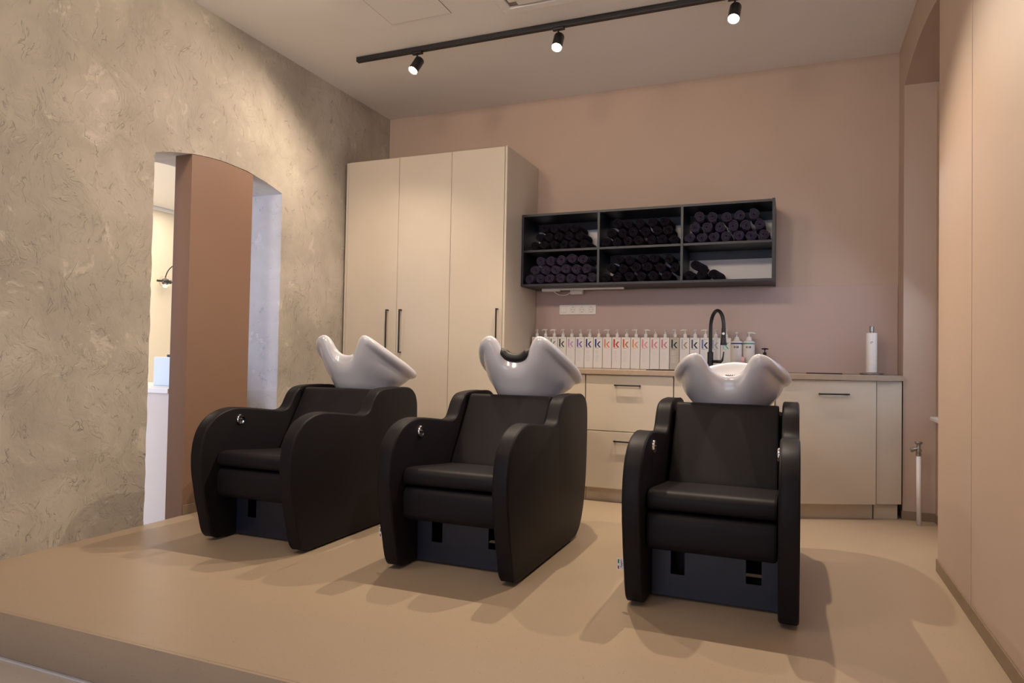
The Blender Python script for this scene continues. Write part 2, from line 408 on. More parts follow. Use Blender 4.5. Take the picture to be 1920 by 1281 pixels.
# ------------------------------------------------------------------ tall cabinet
WX0, WX1, WY, WZ = -3.43, -1.99, 4.70, 2.585
wd = thing('tall_cabinet', 'tall cream three-door cupboard beside the rough plaster wall', 'cupboard', ((WX0+WX1)/2, 5.0, 0))
wd_i = wd.location
def L(bm, c):  # shift world-built geometry into the local frame of a thing
    for v in bm.verts: v.co -= Vector(c)
    return bm
c = wd.location
obj('carcass', L(box(box(B(), WX0, WX1-.019, WY+.022, YB-.004, .10, WZ-.006, .001), WX0, WX0+.02, WY+.004, YB-.004, 0, WZ-.004, .001), c), 'cabinet', wd)
obj('side_panel', L(box(B(), WX1-.018, WX1, WY, YB-.004, 0, WZ, .0015), c), 'cabinet', wd)
obj('plinth', L(box(B(), WX0+.02, WX1-.018, WY+.06, WY+.075, 0, .098), c), 'cabinet', wd)
def bar_handle(parent, x, y, z0, z1, c, vertical=True, r=.005, out=.032, ux=Vector((1, 0, 0)), uy=Vector((0, -1, 0)), wlen=0):
    bm = B()
    if vertical:
        box(bm, x-r, x+r, y-out-r, y-out+r, z0, z1, .001)
        for z in (z0+r, z1-r): box(bm, x-r, x+r, y-out, y, z-r, z+r)
    return obj('handle', L(bm, c), 'black', parent)
xs = [WX0+.022, -2.924, -2.455, WX1-.020]
for i, (a, b_) in enumerate(zip(xs, xs[1:])):
    d = obj('door', L(box(B(), a+.0015, b_-.0015, WY, WY+.02, .10, WZ-.003, .0015), c), 'cabinet', wd)
    hx = [-3.0, -2.878, -2.046][i]
    bar_handle(d, hx, WY, 1.022, 1.366, c)

# ------------------------------------------------------------------ base cabinets, worktop
YC = 4.73; XT = -.11
du = thing('drawer_cabinet', 'cream base cabinet with two deep drawers next to the tall cupboard', 'cabinet', (-1.06, 5.0, 0)); c = du.location
obj('carcass', L(box(B(), -1.366, -.752, YC+.021, YB-.01, .10, .893), c), 'cabinet', du)
for z0, z1, hz in ((.10, .496, .432), (.501, .893, .822)):
    d = obj('drawer', L(box(B(), -1.364, -.754, YC, YC+.02, z0, z1, .0015), c), 'cabinet', du)
    bm = B(); box(bm, -1.155, -.975, YC-.032, YC-.022, hz-.005, hz+.005, .001)
    for x in (-1.150, -.980): box(bm, x-.005, x+.005, YC-.027, YC, hz-.005, hz+.005)
    obj('handle', L(bm, c), 'black', d)
obj('plinth', L(box(B(), -1.366, -.752, YC+.05, YC+.065, 0, .098), c), 'cabinet', du)
fl = thing('filler_cabinet', 'narrow cream base cabinet wedged between tall cupboard and drawers', 'cabinet', (-1.68, 5.0, 0)); c = fl.location
obj('carcass', L(box(B(), -1.988, -1.369, YC+.021, YB-.01, .10, .893), c), 'cabinet', fl)
obj('door', L(box(B(), -1.987, -1.371, YC, YC+.02, .10, .893, .0015), c), 'cabinet', fl)
obj('plinth', L(box(B(), -1.988, -1.369, YC+.05, YC+.065, 0, .098), c), 'cabinet', fl)
sc_ = thing('sink_cabinet', 'cream base cabinet under the black mixer tap, behind the right-hand chair', 'cabinet', (-.43, 5.0, 0)); c = sc_.location
obj('carcass', L(box(B(), -.749, XT, YC+.021, YB-.01, .10, .893), c), 'cabinet', sc_)
obj('door', L(box(B(), -.747, XT-.002, YC, YC+.02, .10, .893, .0015), c), 'cabinet', sc_)
obj('plinth', L(box(B(), -.749, XT, YC+.05, YC+.065, 0, .098), c), 'cabinet', sc_)
# angled end cabinet: front runs from (XT, YC) turning back 23.8 degrees
AN = math.atan(.4416); ux, uy = cos(AN), sin(AN)
DL = (.497-XT)/ux
ac = thing('corner_cabinet', 'cream base cabinet with angled door at the right end of the counter', 'cabinet', (XT, YC, 0))
def turn(bm): bmesh.ops.rotate(bm, verts=bm.verts, cent=(0, 0, 0), matrix=Matrix.Rotation(AN, 3, 'Z')); return bm
def abox(x0, x1, y0, y1, z0, z1, bev=.0015): return box(B(), x0, x1, y0, y1, z0, z1, bev)
def toL(x, y): return ((x-XT)*ux+(y-YC)*uy, -(x-XT)*uy+(y-YC)*ux)
obj('carcass', turn(prism_z(B(), [toL(XT+.006, YC+.026), toL(.486, YC+.026+(.486-XT-.006)*.4416), toL(.486, YB-.012), toL(XT+.006, YB-.012)], .10, .893)), 'cabinet', ac)
d = obj('door', turn(abox(.009, DL-.003, 0, .02, .10, .893)), 'cabinet', ac)
hx0, hx1 = (.150-XT)/ux, (.322-XT)/ux
bm = B(); box(bm, hx0, hx1, -.032, -.022, .800, .810, .001)
for x in (hx0+.005, hx1-.005): box(bm, x-.005, x+.005, -.027, 0, .800, .810)
obj('handle', turn(bm), 'black', d)
obj('plinth', turn(abox(.035, DL+.004, .052, .066, 0, .098, .001)), 'cabinet', ac)
# filler panel to the corner
fx0, fy0 = XT+DL*ux+.002, YC+DL*uy+.02
fa_ = math.atan2(5.085-fy0, .650-fx0); fl_len = math.hypot(5.085-fy0, .650-fx0)
fp = thing('corner_filler', 'narrow cream filler panel between angled cabinet and pink corner wall', 'filler', (fx0, fy0, 0), fa_)
obj('board', abox(0, fl_len, 0, .018, .10, .893), 'cabinet', fp)
obj('plinth', abox(.002, fl_len-.008, .03, .044, 0, .094, .001), 'cabinet', fp)
# worktop
bm = B()
of = .02
P = [(-1.988, YC-of), (XT-.004, YC-of), (XT+(DL)*ux+of*uy, YC+DL*uy-of*ux), (.657, 5.065), (.657, YB-.001), (-1.988, YB-.001)]
prism_z(bm, P, .895, .930)
bmesh.ops.bevel(bm, geom=[e for e in bm.edges if abs(e.verts[0].co.z-e.verts[1].co.z) < 1e-5], offset=.002, segments=1, affect='EDGES')
tag(obj('worktop', bm, 'worktop'), 'taupe kitchen worktop running over the cream cabinets', 'worktop')
bm = B(); box(bm, -1.988, XR-.002, YB-.007, YB-.0005, .931, 1.553, .001)
tag(obj('backsplash', bm, 'panel'), 'plain mauve splash panel on the wall above the worktop', 'splash panel')

# black sink rim on the worktop and flat black mat
sk = thing('inset_sink', 'flat black inset sink rim in the worktop behind the bottles', 'sink', (-.62, 5.0, .93))
bm = B()
for x0, x1, y0, y1 in ((-.34, .34, -.17, -.15), (-.34, .34, .05, .07), (-.34, -.32, -.15, .05), (.32, .34, -.15, .05)): box(bm, x0, x1, y0, y1, 0, .006, .001)
obj('rim', bm, 'blackm', sk); obj('bowl', box(B(), -.32, .32, -.15, .05, 0, .0015), 'blackm', sk)
tag(obj('mat', box(B(), -.12, .10, -.05, .05, 0, .006, .002), 'blackm', None, loc=(.20, 5.10, .9305)), 'thin black mat lying on the worktop left of the paper roll', 'mat')

# ------------------------------------------------------------------ wall shelf
SX0, SX1, SY0, SZ0, SZ1, TH = -1.988, -.126, 5.01, 1.560, 2.125, .018
sh = thing('wall_shelf', 'black wall-mounted open shelf unit with six compartments of towels', 'shelf', ((SX0+SX1)/2, 5.19, SZ0)); c = sh.location
D1, D2 = -1.367, -.751
for name, a in (('side_panel', (SX0, SX0+TH, SY0, YB-.002, SZ0, SZ1)), ('side_panel', (SX1-TH, SX1, SY0-.004, YB-.002, SZ0-.004, SZ1+.004)),
                ('top_panel', (SX0+TH, SX1-TH, SY0, YB-.002, SZ1-TH, SZ1)), ('bottom_panel', (SX0+TH, SX1-TH, SY0, YB-.002, SZ0, SZ0+TH)),
                ('divider', (D1-TH/2, D1+TH/2, SY0+.002, YB-.012, SZ0+TH, SZ1-TH)), ('divider', (D2-TH/2, D2+TH/2, SY0+.002, YB-.012, SZ0+TH, SZ1-TH))):
    obj(name, L(box(B(), *a, .001), c), 'shelfblack', sh)
XI = [(SX0+TH, D1-TH/2), (D1+TH/2, D2-TH/2), (D2+TH/2, SX1-TH)]
for a0, a1 in XI: obj('shelf_board', L(box(B(), a0, a1, SY0+.006, YB-.012, 1.827, 1.845, .001), c), 'shelfblack', sh)
obj('back_board', L(box(B(), SX0+TH, SX1-TH, YB-.010, YB-.003, SZ0+TH, SZ1-TH), c), 'shelfback', sh)
for z1 in (SZ1-TH, 1.827):
    for a0, a1 in XI: obj('mounting_rail', L(box(B(), a0, a1, YB-.028, YB-.0105, z1-.062, z1, .001), c), 'shelfblack', sh)

# rolled towels
def towel_mesh(seed, length=.27, R=.041, turns=3.4):
    rnd = random.Random(seed); bm = B(); n = 66; ph = rnd.random()*6.28; el = 1+rnd.uniform(-.06, .06)
    pitch = R/(turns+.92); th = pitch*.46
    prof = [(-1, .012), (-.7, .003), (0, 0), (.7, .003), (1, .012)]
    secs = []
    for i in range(n+1):
        t = i/n; rr = th+.0004+(R-2*th)*t; a = ph+turns*2*pi*t
        wob = 1+.03*sin(3*a+seed)
        rows = []
        for k, yy in prof:
            r_ = (rr+k*th)*wob; y0 = yy+.004*sin(a*1.3+seed)+.006*(1-t)
            rows.append((r_*cos(a)*el, y0, r_*sin(a)/el))
        ring = [bm.verts.new(p) for p in rows]+[bm.verts.new((rows[j][0], length-rows[j][1]*.9, rows[j][2])) for j in (4, 3, 2, 1, 0)]
        secs.append(ring)
    for a, b in zip(secs, secs[1:]):
        k = len(a)
        for j in range(k): bm.faces.new((a[j], a[(j+1) % k], b[(j+1) % k], b[j]))
    bm.faces.new(secs[0]); bm.faces.new(secs[-1][::-1])
    return bm
TW = {}
for mt in ('towel', 'towel_lit'):
    for v in range(3): TW[(mt, v)] = None
TOW = {
 'upper right': (2, 1.845, .0412, 'towel_lit', [[-.703, -.62, -.539, -.447, -.364, -.284, -.197], [-.668, -.582, -.49, -.403, -.318, -.228], [-.634, -.544, -.448, -.358, -.266]]),
 'lower right': (2, 1.578, .0412, 'towel', [[-.699, -.614, -.531], [-.658]]),
 'upper left': (0, 1.845, .0375, 'towel', [[-1.888, -1.81, -1.732, -1.651, -1.572, -1.491], [-1.851, -1.775, -1.69, -1.612, -1.53], [-1.812, -1.733, -1.649, -1.571]]),
 'lower left': (0, 1.578, .0412, 'towel_lit', [[-1.925, -1.842, -1.759, -1.675, -1.591, -1.507, -1.42], [-1.884, -1.80, -1.716, -1.632, -1.548, -1.462], [-1.842, -1.758, -1.67, -1.588, -1.50]]),
 'upper middle': (1, 1.845, .0395, 'towel', [[-1.315, -1.234, -1.152, -1.07, -.975, -.892, -.81], [-1.275, -1.193, -1.11, -1.022, -.934, -.85], [-1.235, -1.152, -1.061, -.972, -.885]]),
 'lower middle': (1, 1.578, .040, 'towel', [[-1.316, -1.234, -1.136, -1.045, -.961, -.862], [-1.277, -1.188, -1.088, -1.0, -.908, -.806], [-1.225, -1.137, -1.042, -.952, -.848]]),
}
ORD = ['first', 'second', 'third', 'fourth', 'fifth', 'sixth', 'seventh']
rnd = random.Random(3)
for comp, (ci, zf, r, mt, rows) in TOW.items():
    placed = []
    lo, hi = XI[ci][0]+r+.001, XI[ci][1]-r-.001
    for ri, row in enumerate(rows):
        prevx = None
        for k, x in enumerate(row):
            x = min(max(x, lo), hi)
            if prevx is not None and ri == 0: x = max(x, prevx+2*r+.0005)
            x = min(x, hi)
            z = zf+r
            for _ in range(3):
                for (px, pz) in placed:
                    dx = abs(px-x)
                    if dx < 2*r-1e-4: z = max(z, pz+sqrt((2*r)**2-dx*dx))
            placed.append((x, z)); prevx = x
            v = rnd.randrange(3); key = (mt, v)
            if TW[key] is None:
                o = obj('rolled_towel', towel_mesh(v*5+1), mt, smooth=True); TW[key] = o; autosmooth(o, 60)
            else:
                o = TW[key].copy(); COL.objects.link(o)
            s = (r-.0008)/.0425
            yj = rnd.uniform(0, .018)+(.0 if ri == 0 else .006*ri)
            ang = rnd.uniform(-.02, .02)
            if comp == 'lower right' and ri == 1: ang = -.12
            if comp == 'lower right' and k == 2 and ri == 0: ang = -.10
            o.location = (x, 5.028+yj, z); o.scale = (s, 1, s); o.rotation_euler = (0, rnd.uniform(0, 6.28), ang)
            rowname = ['bottom row', 'middle row', 'top row'][ri]
            if comp == 'lower right': pos = ['first from the left on the bottom', 'second from the left on the bottom', 'standing apart at the right'][k] if ri == 0 else 'lying on top of two others'
            else: pos = '%s from left in the %s' % (ORD[k], rowname)
            tag(o, 'black rolled towel, %s compartment, %s' % (comp, pos), 'towel', 'rolled towels in the %s compartment' % comp)

# led strip with driver under the shelf
ls = thing('under_shelf_light', 'slim white strip light under the black shelf', 'light', (-1.54, 5.2, SZ0))
obj('housing', box(B(), -.33, .33, -.012, .012, -.016, -.001, .003), 'plastic', ls)
obj('end_box', box(B(), -.335, -.19, -.02, .02, -.024, -.001, .004), 'plastic', ls)
pw = thing('power_supply', 'small white power box hanging under the shelf behind the strip light', 'power box', (-1.615, 5.29, SZ0))
obj('case', box(B(), -.05, .05, -.022, .022, -.042, -.001, .005), 'plastic', pw)
obj('cable', tube(B(), catmull([(-.045, 0, -.02), (-.09, -.02, -.05), (-.14, -.05, -.045), (-.17, -.08, -.02)], 8), .003), 'plastic', pw)

# sockets
so = thing('socket_strip', 'white wall plate with one switch and three sockets', 'socket', (-1.6255, YB-.007, 1.40))
obj('frame', box(B(), -.154, .154, -.010, -.0005, -.041, .041, .005, 3), 'plastic', so)
obj('switch', box(B(), -.1415, -.0885, -.015, -.009, -.026, .026, .003), 'plastic', so)
for i in range(3):
    x = -.038+i*.0765
    s = obj('socket', box(B(), x-.027, x+.027, -.013, -.009, -.027, .027, .003), 'plastic', so)
    bm = B(); tube(bm, [(x+.0195*cos(a*pi/12), -.0135, .0195*sin(a*pi/12)) for a in range(24)], .0011, 6, True)
    obj('ring', bm, 'steel', s)
    bm = B()
    for dx in (-.0095, 0, .0095): cyl(bm, (x+dx, -.0142, 0), (x+dx, -.0125, 0), .0026 if dx else .0016, n=10)
    for dz in (-.019, .019): box(bm, x-.004, x+.004, -.0143, -.0125, dz-.002, dz+.002)
    obj('pin_hole', bm, 'socket_hole', s)

# ------------------------------------------------------------------ pump bottles
def pump_bm(ang, h0, s=1.0, longn=1.0):
    bm = B(); lathe(bm, [(.0125*s, h0), (.0135*s, h0+.002), (.0135*s, h0+.022), (.0115*s, h0+.025), (.006, h0+.027), (.0045, h0+.030), (.0045, h0+.048), (.009, h0+.050), (.010, h0+.056), (.007, h0+.060)], n=18)
    d = Vector((cos(ang), sin(ang), 0)); q = Vector((0, 0, h0+.055))
    tube(bm, [q-d*.012, q, q+d*.020*longn, q+d*.030*longn+Vector((0, 0, -.003)), q+d*.034*longn+Vector((0, 0, -.007))], [.006, .0062, .0048, .004, .0034], 10)
    return bm
def k_logo(w, h, y):
    bm = B(); bw = w*.27; t = .0008
    def poly(P):
        a = [bm.verts.new((x, y, z)) for x, z in P]; b = [bm.verts.new((x, y+t, z)) for x, z in P]
        for i in range(len(P)): bm.faces.new((a[i], a[(i+1) % len(P)], b[(i+1) % len(P)], b[i]))
        bm.faces.new(a[::-1]); bm.faces.new(b)
    poly([(0, h), (bw, h), (bw, .0), (bw*.6, -.003), (0, .005)])
    m = h*.36
    poly([(bw*1.25, m), (w*.72, h*.70), (w, h*.70), (bw*1.25+w*.27, m)])
    poly([(bw*1.25, m), (bw*1.25+w*.27, m), (w*1.02, -.002), (w*.75, -.002)])
    return bm
def col_mat(name, c): return mat(name, c, .5)
# name, logo colour, body colour, tint, pump angle (deg; 270 = towards the room), leg colour
BOT = [('plain white', (.5, .5, .48), None, None, 270), ('plain white', (.5, .5, .48), None, None, 190), ('grey', (.20, .24, .21), None, None, 205),
 ('dark green', (.03, .055, .04), None, None, 260), ('lilac', (.52, .33, .55), None, None, 280), ('purple', (.20, .12, .42), None, None, 270),
 ('navy', (.015, .03, .16), None, None, 250), ('deep blue', (.008, .035, .18), None, None, 275), ('salmon', (.72, .25, .15), None, None, 195),
 ('red', (.52, .03, .02), None, None, 270), ('orange', (.62, .14, .02), None, None, 265), ('peach', (.72, .34, .14), None, None, 215),
 ('rose', (.78, .30, .32), None, None, 350), ('pink', (.70, .25, .30), None, None, 270), ('dusty pink', (.60, .22, .28), None, None, 275),
 ('black', (.012, .01, .012), (.52, .47, .38), None, 240), ('olive grey', (.35, .30, .17), None, (.45, .52, .58), 185),
 ('black with dark bar', (.02, .02, .025), None, (.10, .10, .16), 262), ('black with blue bar', (.02, .025, .05), None, (.16, .20, .45), 205),
 ('pale blue grey', (.42, .46, .52), None, (.35, .38, .50), 265), ('mint', (.16, .55, .42), None, (.55, .65, .75), 268)]
bw, bh = .0712, .243
proto_body = None
for i, (nm, kc, bc, leg, pa) in enumerate(BOT):
    x = -1.938+i*(1.478/20)
    lab = 'white square pump bottle with %s letter k' % nm
    if nm == 'plain white': lab = ['white pump bottle tucked against the tall cupboard, leftmost of the row', 'white pump bottle second from the tall cupboard, spout pointing left'][i]
    if nm == 'black': lab = 'beige square pump bottle with black letter k'
    if nm == 'olive grey': lab = 'white square pump bottle with olive grey letter k, spout pointing left'
    bt = thing('pump_bottle', lab+', on the worktop', 'bottle', (x, 5.268, .9305), 0, 'square pump bottles along the splash panel')
    sb = 'plastic' if bc is None else mat('beige_bottle', bc, .4)
    bm = box(B(), -bw/2, bw/2, -.028, .028, 0, bh, .004, 3); lathe(bm, [(.014, bh-.002), (.014, bh+.004)], n=16)
    obj('body', bm, sb, bt)
    obj('pump', pump_bm(radians(pa), bh+.003), 'plastic', bt, True)
    km = mat('ink_'+nm.replace(' ', '_'), kc, .5)
    lg = obj('letter_k', k_logo(.046, .064, -.0288), km, bt); lg.location = (-.024, 0, bh-.078)
    if leg:
        bm = B(); box(bm, 0, .0124, -.0292, -.0286, .004, .062); l2 = obj('letter_bar', bm, mat('ink_bar_'+nm.replace(' ', '_'), leg, .5), bt); l2.location = (-.024, 0, bh-.078)
    # small print: product line and faint text blocks
    pc = tuple(.80-(.80-v)*.20 for v in (kc if not leg else (.5, .5, .5)))
    bm = B(); rr = random.Random(i)
    for z0, k, ln in ((bh-.108, 4, .034), (bh-.145, 3, .038), (bh-.172, 3, .034)):
        for q in range(k): box(bm, -.022, -.022+ln*rr.uniform(.7, 1), -.0286, -.0280, z0-q*.008, z0-q*.008+.0035)
    obj('small_print', bm, mat('faint_ink', pc, .5), bt)
    bm = B(); box(bm, -.022, .006, -.0286, -.0280, bh-.086, bh-.0835); box(bm, -.008, .022, -.0286, -.0280, bh-.0125, bh-.011)
    obj('name_line', bm, km, bt)
# round bottles K18
def text(s, size, mt, parent, loc, rot=(pi/2, 0, 0), ext=.0003):
    cu = bpy.data.curves.new('lettering', 'FONT'); cu.body = s; cu.size = size; cu.extrude = ext; cu.align_x = 'CENTER'; cu.align_y = 'CENTER'; cu.offset = size*.02
    cu.materials.append(M[mt] if isinstance(mt, str) else mt)
    f = bpy.data.objects.new('lettering', cu); COL.objects.link(f); bpy.context.view_layer.update()
    me = bpy.data.meshes.new_from_object(f.evaluated_get(bpy.context.evaluated_depsgraph_get())); bpy.data.objects.remove(f)
    o = bpy.data.objects.new('lettering', me); COL.objects.link(o); o.parent = parent; o.location = loc; o.rotation_euler = rot
    return o
for i, (x, bc, nm, pa) in enumerate(((-.385, (.03, .04, .22), 'dark blue', 268), (-.3005, (.05, .36, .26), 'green', 8))):
    bt = thing('pump_bottle', 'round white pump bottle with %s band at the shoulder' % nm, 'bottle', (x, 5.25, .9305), 0, 'round white pump bottles')
    bm = lathe(B(), [(.036, 0), (.0405, .004), (.0405, .205), (.039, .215), (.030, .222), (.015, .226), (.014, .230)], n=36); o = obj('body', bm, 'plastic', bt, True); autosmooth(o, 50)
    obj('pump', lathe(pump_bm(radians(pa), .226, 1.15, 1.3), [(.020, .222), (.020, .236), (.014, .242), (.012, .246)], n=20), 'plastic', bt, True)
    obj('band', lathe(B(), [(.0404, .198), (.0410, .199), (.0410, .206), (.0400, .208)], n=36), mat('band_'+nm.replace(' ', '_'), bc, .4), bt, True)
    text('K18', .020, 'blackm', bt, (0, -.0412, .176))
pk = thing('travel_bottle', 'small pink square bottle in front of the round white pump bottles', 'bottle', (-.338, 5.185, .9305))
obj('body', box(B(), -.015, .015, -.012, .012, 0, .075, .003), mat('pink_plastic', (.62, .30, .30), .35), pk)
obj('cap', box(B(), -.014, .014, -.011, .011, .0755, .108, .003), mat('pink_cap', (.70, .42, .40), .3), pk)
gb = thing('pump_bottle', 'small dark green pump bottle right of the round white bottles', 'bottle', (-.192, 5.24, .9305))
obj('body', lathe(B(), [(.024, 0), (.027, .004), (.027, .095), (.022, .112), (.011, .124), (.011, .130)], n=28), mat('green_glass', (.005, .05, .045), .15), gb, True)
obj('pump', lathe(tube(B(), [(-.022, 0, .166), (0, 0, .167), (.012, -.012, .167), (.024, -.016, .165)], [.004, .006, .005, .004], 10), [(.012, .128), (.012, .140), (.004, .142), (.004, .160), (.009, .162), (.009, .169)], n=18), 'blackm', gb, True)

# ------------------------------------------------------------------ mixer tap
tp = thing('mixer_tap', 'black gooseneck kitchen tap with pull-out spray head', 'tap', (-.553, 5.10, .9305))
bm = lathe(B(), [(.026, 0), (.026, .004), (.021, .006), (.021, .135), (.013, .140), (.013, .15)], n=28); o = obj('body', bm, 'black', tp, True); autosmooth(o, 40)
hx, hy = .106, -.18
path = [(0, 0, .13), (0, 0, .22), (0, 0, .30)]
R_ = math.hypot(hx, hy)/2
for a in range(1, 17):
    t = a/16*pi; s = (1-cos(t))/2; path.append((hx*s, hy*s, .31+R_*1.12*sin(t)))
path.append((hx, hy, .285))
o = obj('spout', tube(B(), path, .0125, 16), 'black', tp, True); autosmooth(o, 40)
bm = lathe(B(), [(.0145, .30), (.0150, .275), (.0155, .235), (.019, .205), (.0225, .188), (.021, .184), (.014, .183)], (hx, hy, 0), 24); sp_ = obj('spray_head', bm, 'black', tp, True); autosmooth(sp_, 40)
obj('button', cyl(B(), (hx, hy-.012, .262), (hx, hy-.0175, .262), .009), 'nickel', sp_)
lv = obj('lever', tube(B(), [(.018, -.01, .07), (.075, -.02, .07), (.083, -.022, .078), (.090, -.025, .105), (.094, -.027, .14)], [.011, .011, .008, .005, .004], 10), 'black', tp, True)

# ------------------------------------------------------------------ paper roll
pr = thing('paper_roll_holder', 'white paper towel roll on a steel stand at the worktop end', 'paper holder', (.484, 5.2, .9305))
o = obj('stand', lathe(B(), [(.070, 0), (.072, .003), (.072, .010), (.068, .013), (.010, .014), (.010, .29), (.0135, .292), (.0135, .325), (.012, .327)], n=36), 'steel', pr, True); autosmooth(o, 35)
o = obj('paper_roll', lathe(B(), [(.014, .016), (.033, .016), (.034, .018), (.034, .278), (.033, .280), (.014, .280)], n=36), 'paper', pr, True); autosmooth(o, 35)
obj('sheet_edge', box(B(), .006, .0075, -.0355, -.030, .018, .278), 'paper', pr)
obj('print_dot', tube(B(), [(-.002+.006*cos(a), -.0352, .215+.006*sin(a)) for a in [j*.5 for j in range(10)]], .0012, 6), 'socket_hole', pr)

# ------------------------------------------------------------------ pipe in the niche
pp = thing('standpipe', 'white upright water pipe with brass stop valve in the window niche', 'pipe', (.732, 4.97, 0))
obj('tube', cyl(B(), (0, 0, .001), (-.004, 0, .435), .0135, n=20), 'white', pp, True)
bm = lathe(B(), [(.015, .432), (.015, .448), (.012, .450), (.012, .458), (.017, .460), (.017, .474), (.012, .476), (.011, .500), (.013, .502), (.0135, .512)], (-.004, 0, 0), 12)
cyl(bm, (-.004, 0, .480), (-.035, -.006, .470), .010, n=14)
v_ = obj('valve', bm, 'nickel', pp)
obj('valve_handle', lathe(B(), [(.019, .508), (.022, .511), (.022, .518), (.019, .521)], (-.004, 0, 0), 8), 'nickel', pp)
obj('drain_cap', cyl(B(), (-.035, -.006, .470), (-.048, -.008, .466), .013, n=10), 'nickel', pp)

# ------------------------------------------------------------------ shampoo chairs
PROF = [(2.838, .012), (2.790, .035), (2.768, .085), (2.755, .138), (2.732, .22), (2.717, .294), (2.703, .365), (2.697, .438), (2.700, .49), (2.710, .545), (2.735, .602), (2.788, .655), (2.855, .684), (2.92, .696), (2.985, .696), (3.10, .684), (3.23, .668), (3.30, .661), (3.345, .668), (3.375, .692), (3.398, .73), (3.425, .765), (3.465, .790), (3.53, .801), (3.632, .805), (3.76, .803), (3.83, .790), (3.880, .755), (3.903, .70), (3.908, .62), (3.906, .50), (3.898, .372), (3.880, .25), (3.850, .155), (3.810, .085), (3.765, .04), (3.70, .014), (3.60, .010), (3.30, .010), (3.0, .010)]
Y0 = 3.3
def make_chair():
    t = thing('shampoo_chair', '', 'chair')
    prof = [Vector((y-Y0, z)) for y, z in PROF]
    loop = [Vector((p.x, p.y)) for p in catmull([(p.x, p.y, 0) for p in prof], 6, True)]
    loop = resample([Vector(p) for p in loop], .018)
    for s in (-1, 1):
        bm = B(); a, b = (-.327, -.252) if s < 0 else (.252, .327)
        P_ = slab_x(bm, loop, a, b, .011, 4)
        ar = obj('armrest_panel', bm, 'leather', t, True); autosmooth(ar, 45)
        for x in (a+.008, b-.008):
            obj('piping', tube(B(), [(x, p.x, p.y) for p in inset_loop(P_, .0005)], .0016, 6, True), 'seam', ar, True)
        # chrome control on the inner side
        xi = -.252 if s < 0 else .252; d = -s
        bm = lathe(B(), [(.028, 0), (.028, .005*d), (.0255, .009*d), (.022, .0085*d), (.018, .006*d)], (xi, 2.965-Y0, .632), 28, 'X')
        kn = obj('control_button', bm, 'chrome', t, True); autosmooth(kn, 50)
        bm = B()
        for dy in (-.006, .006): lathe(bm, [(.0045, .004*d), (.0045, .0105*d), (.003, .012*d)], (xi, 2.965-Y0+dy, .632), 12, 'X')
        obj('key', bm, 'black', kn, True)
        for yy in (2.93, 3.62):
            cyl(bm2 := B(), ((a+b)/2, yy-Y0, 0), ((a+b)/2, yy-Y0, .012), .022, .026)
            obj('foot', bm2, 'rubber', t)
    def slab(name, P, x0, x1, rad=.012, mt='leather'):
        bm = B(); lp = resample([Vector((p.x, p.y)) for p in catmull([(y-Y0, z, 0) for y, z in P], 5, True)], .012)
        Q = slab_x(bm, lp, x0, x1, rad); o = obj(name, bm, mt, t, True); autosmooth(o, 45)
        for x in (x0+rad*.35, x1-rad*.35): obj('seam', tube(B(), [(x, p.x, p.y) for p in inset_loop(Q, rad*.3)], .0014, 6, True), 'seam', o, True)
        return o
    slab('seat', [(2.808, .404), (2.800, .425), (2.802, .448), (2.816, .466), (2.84, .474), (2.90, .472), (3.05, .458), (3.18, .446), (3.32, .434), (3.33, .42), (3.32, .400), (3.1, .396), (2.90, .396), (2.83, .396)], -.247, .247)
    slab('leg_rest', [(2.815, .376), (2.803, .355), (2.802, .31), (2.806, .262), (2.822, .240), (2.86, .226), (2.92, .217), (3.05, .217), (3.08, .23), (3.09, .30), (3.08, .375), (3.05, .386), (2.95, .387), (2.84, .387)], -.247, .247)
    slab('backrest', [(3.268, .402), (3.272, .44), (3.315, .51), (3.385, .62), (3.450, .725), (3.480, .775), (3.492, .790), (3.505, .795), (3.535, .792), (3.565, .775), (3.55, .74), (3.47, .60), (3.38, .46), (3.34, .40), (3.30, .392)], -.238, .238, .009)
    # body between the side panels behind the backrest
    obj('rear_housing', box(B(), -.251, .251, 3.56-Y0, 3.86-Y0, .22, .745, .012), 'blackm', t)
    obj('seat_frame', box(box(B(), -.251, -.235, 2.99-Y0, 3.60-Y0, .03, .392), .235, .251, 2.99-Y0, 3.60-Y0, .03, .392), 'blackm', t)
    obj('seat_tray', box(B(), -.234, .234, 3.10-Y0, 3.56-Y0, .30, .390), 'blackm', t)
    # kick plate with two cut-outs
    bm = B(); zt, z0, z1, zb = .30, .205, .105, .012
    xsl = [-.25, -.172, -.114, .128, .188, .25]; y0, y1 = 2.955-Y0, 2.962-Y0
    for a, b in zip(xsl, xsl[1:]):
        if (a, b) in ((-.172, -.114), (.128, .188)): box(bm, a, b, y0, y1, zb, z1); box(bm, a, b, y0, y1, z0, zt)
        else: box(bm, a, b, y0, y1, zb, zt)
    obj('kick_plate', bm, 'plinth', t)
    bm = B(); box(bm, -.234, -.05, 3.12-Y0, 3.4-Y0, .02, .29, .004); cyl(bm, (-.03, 3.15-Y0, .06), (.235, 3.15-Y0, .06), .018); box(bm, -.234, .234, 3.40-Y0, 3.44-Y0, .02, .085)
    obj('mechanism', bm, 'blackm', t)
    # white sewn label on the outer front seam of the left panel
    bm = box(B(), -.362, -.325, 2.789-Y0, 2.791-Y0, .143, .190); tg = obj('care_label', bm, 'white', t)
    obj('green_mark', box(B(), -.3580, -.3525, 2.7882-Y0, 2.7892-Y0, .170, .186), mat('green_ink', (.02, .16, .10), .6), tg)
    obj('red_mark', box(B(), -.3580, -.3525, 2.7882-Y0, 2.7892-Y0, .147, .160), mat('red_ink', (.35, .02, .06), .6), tg)
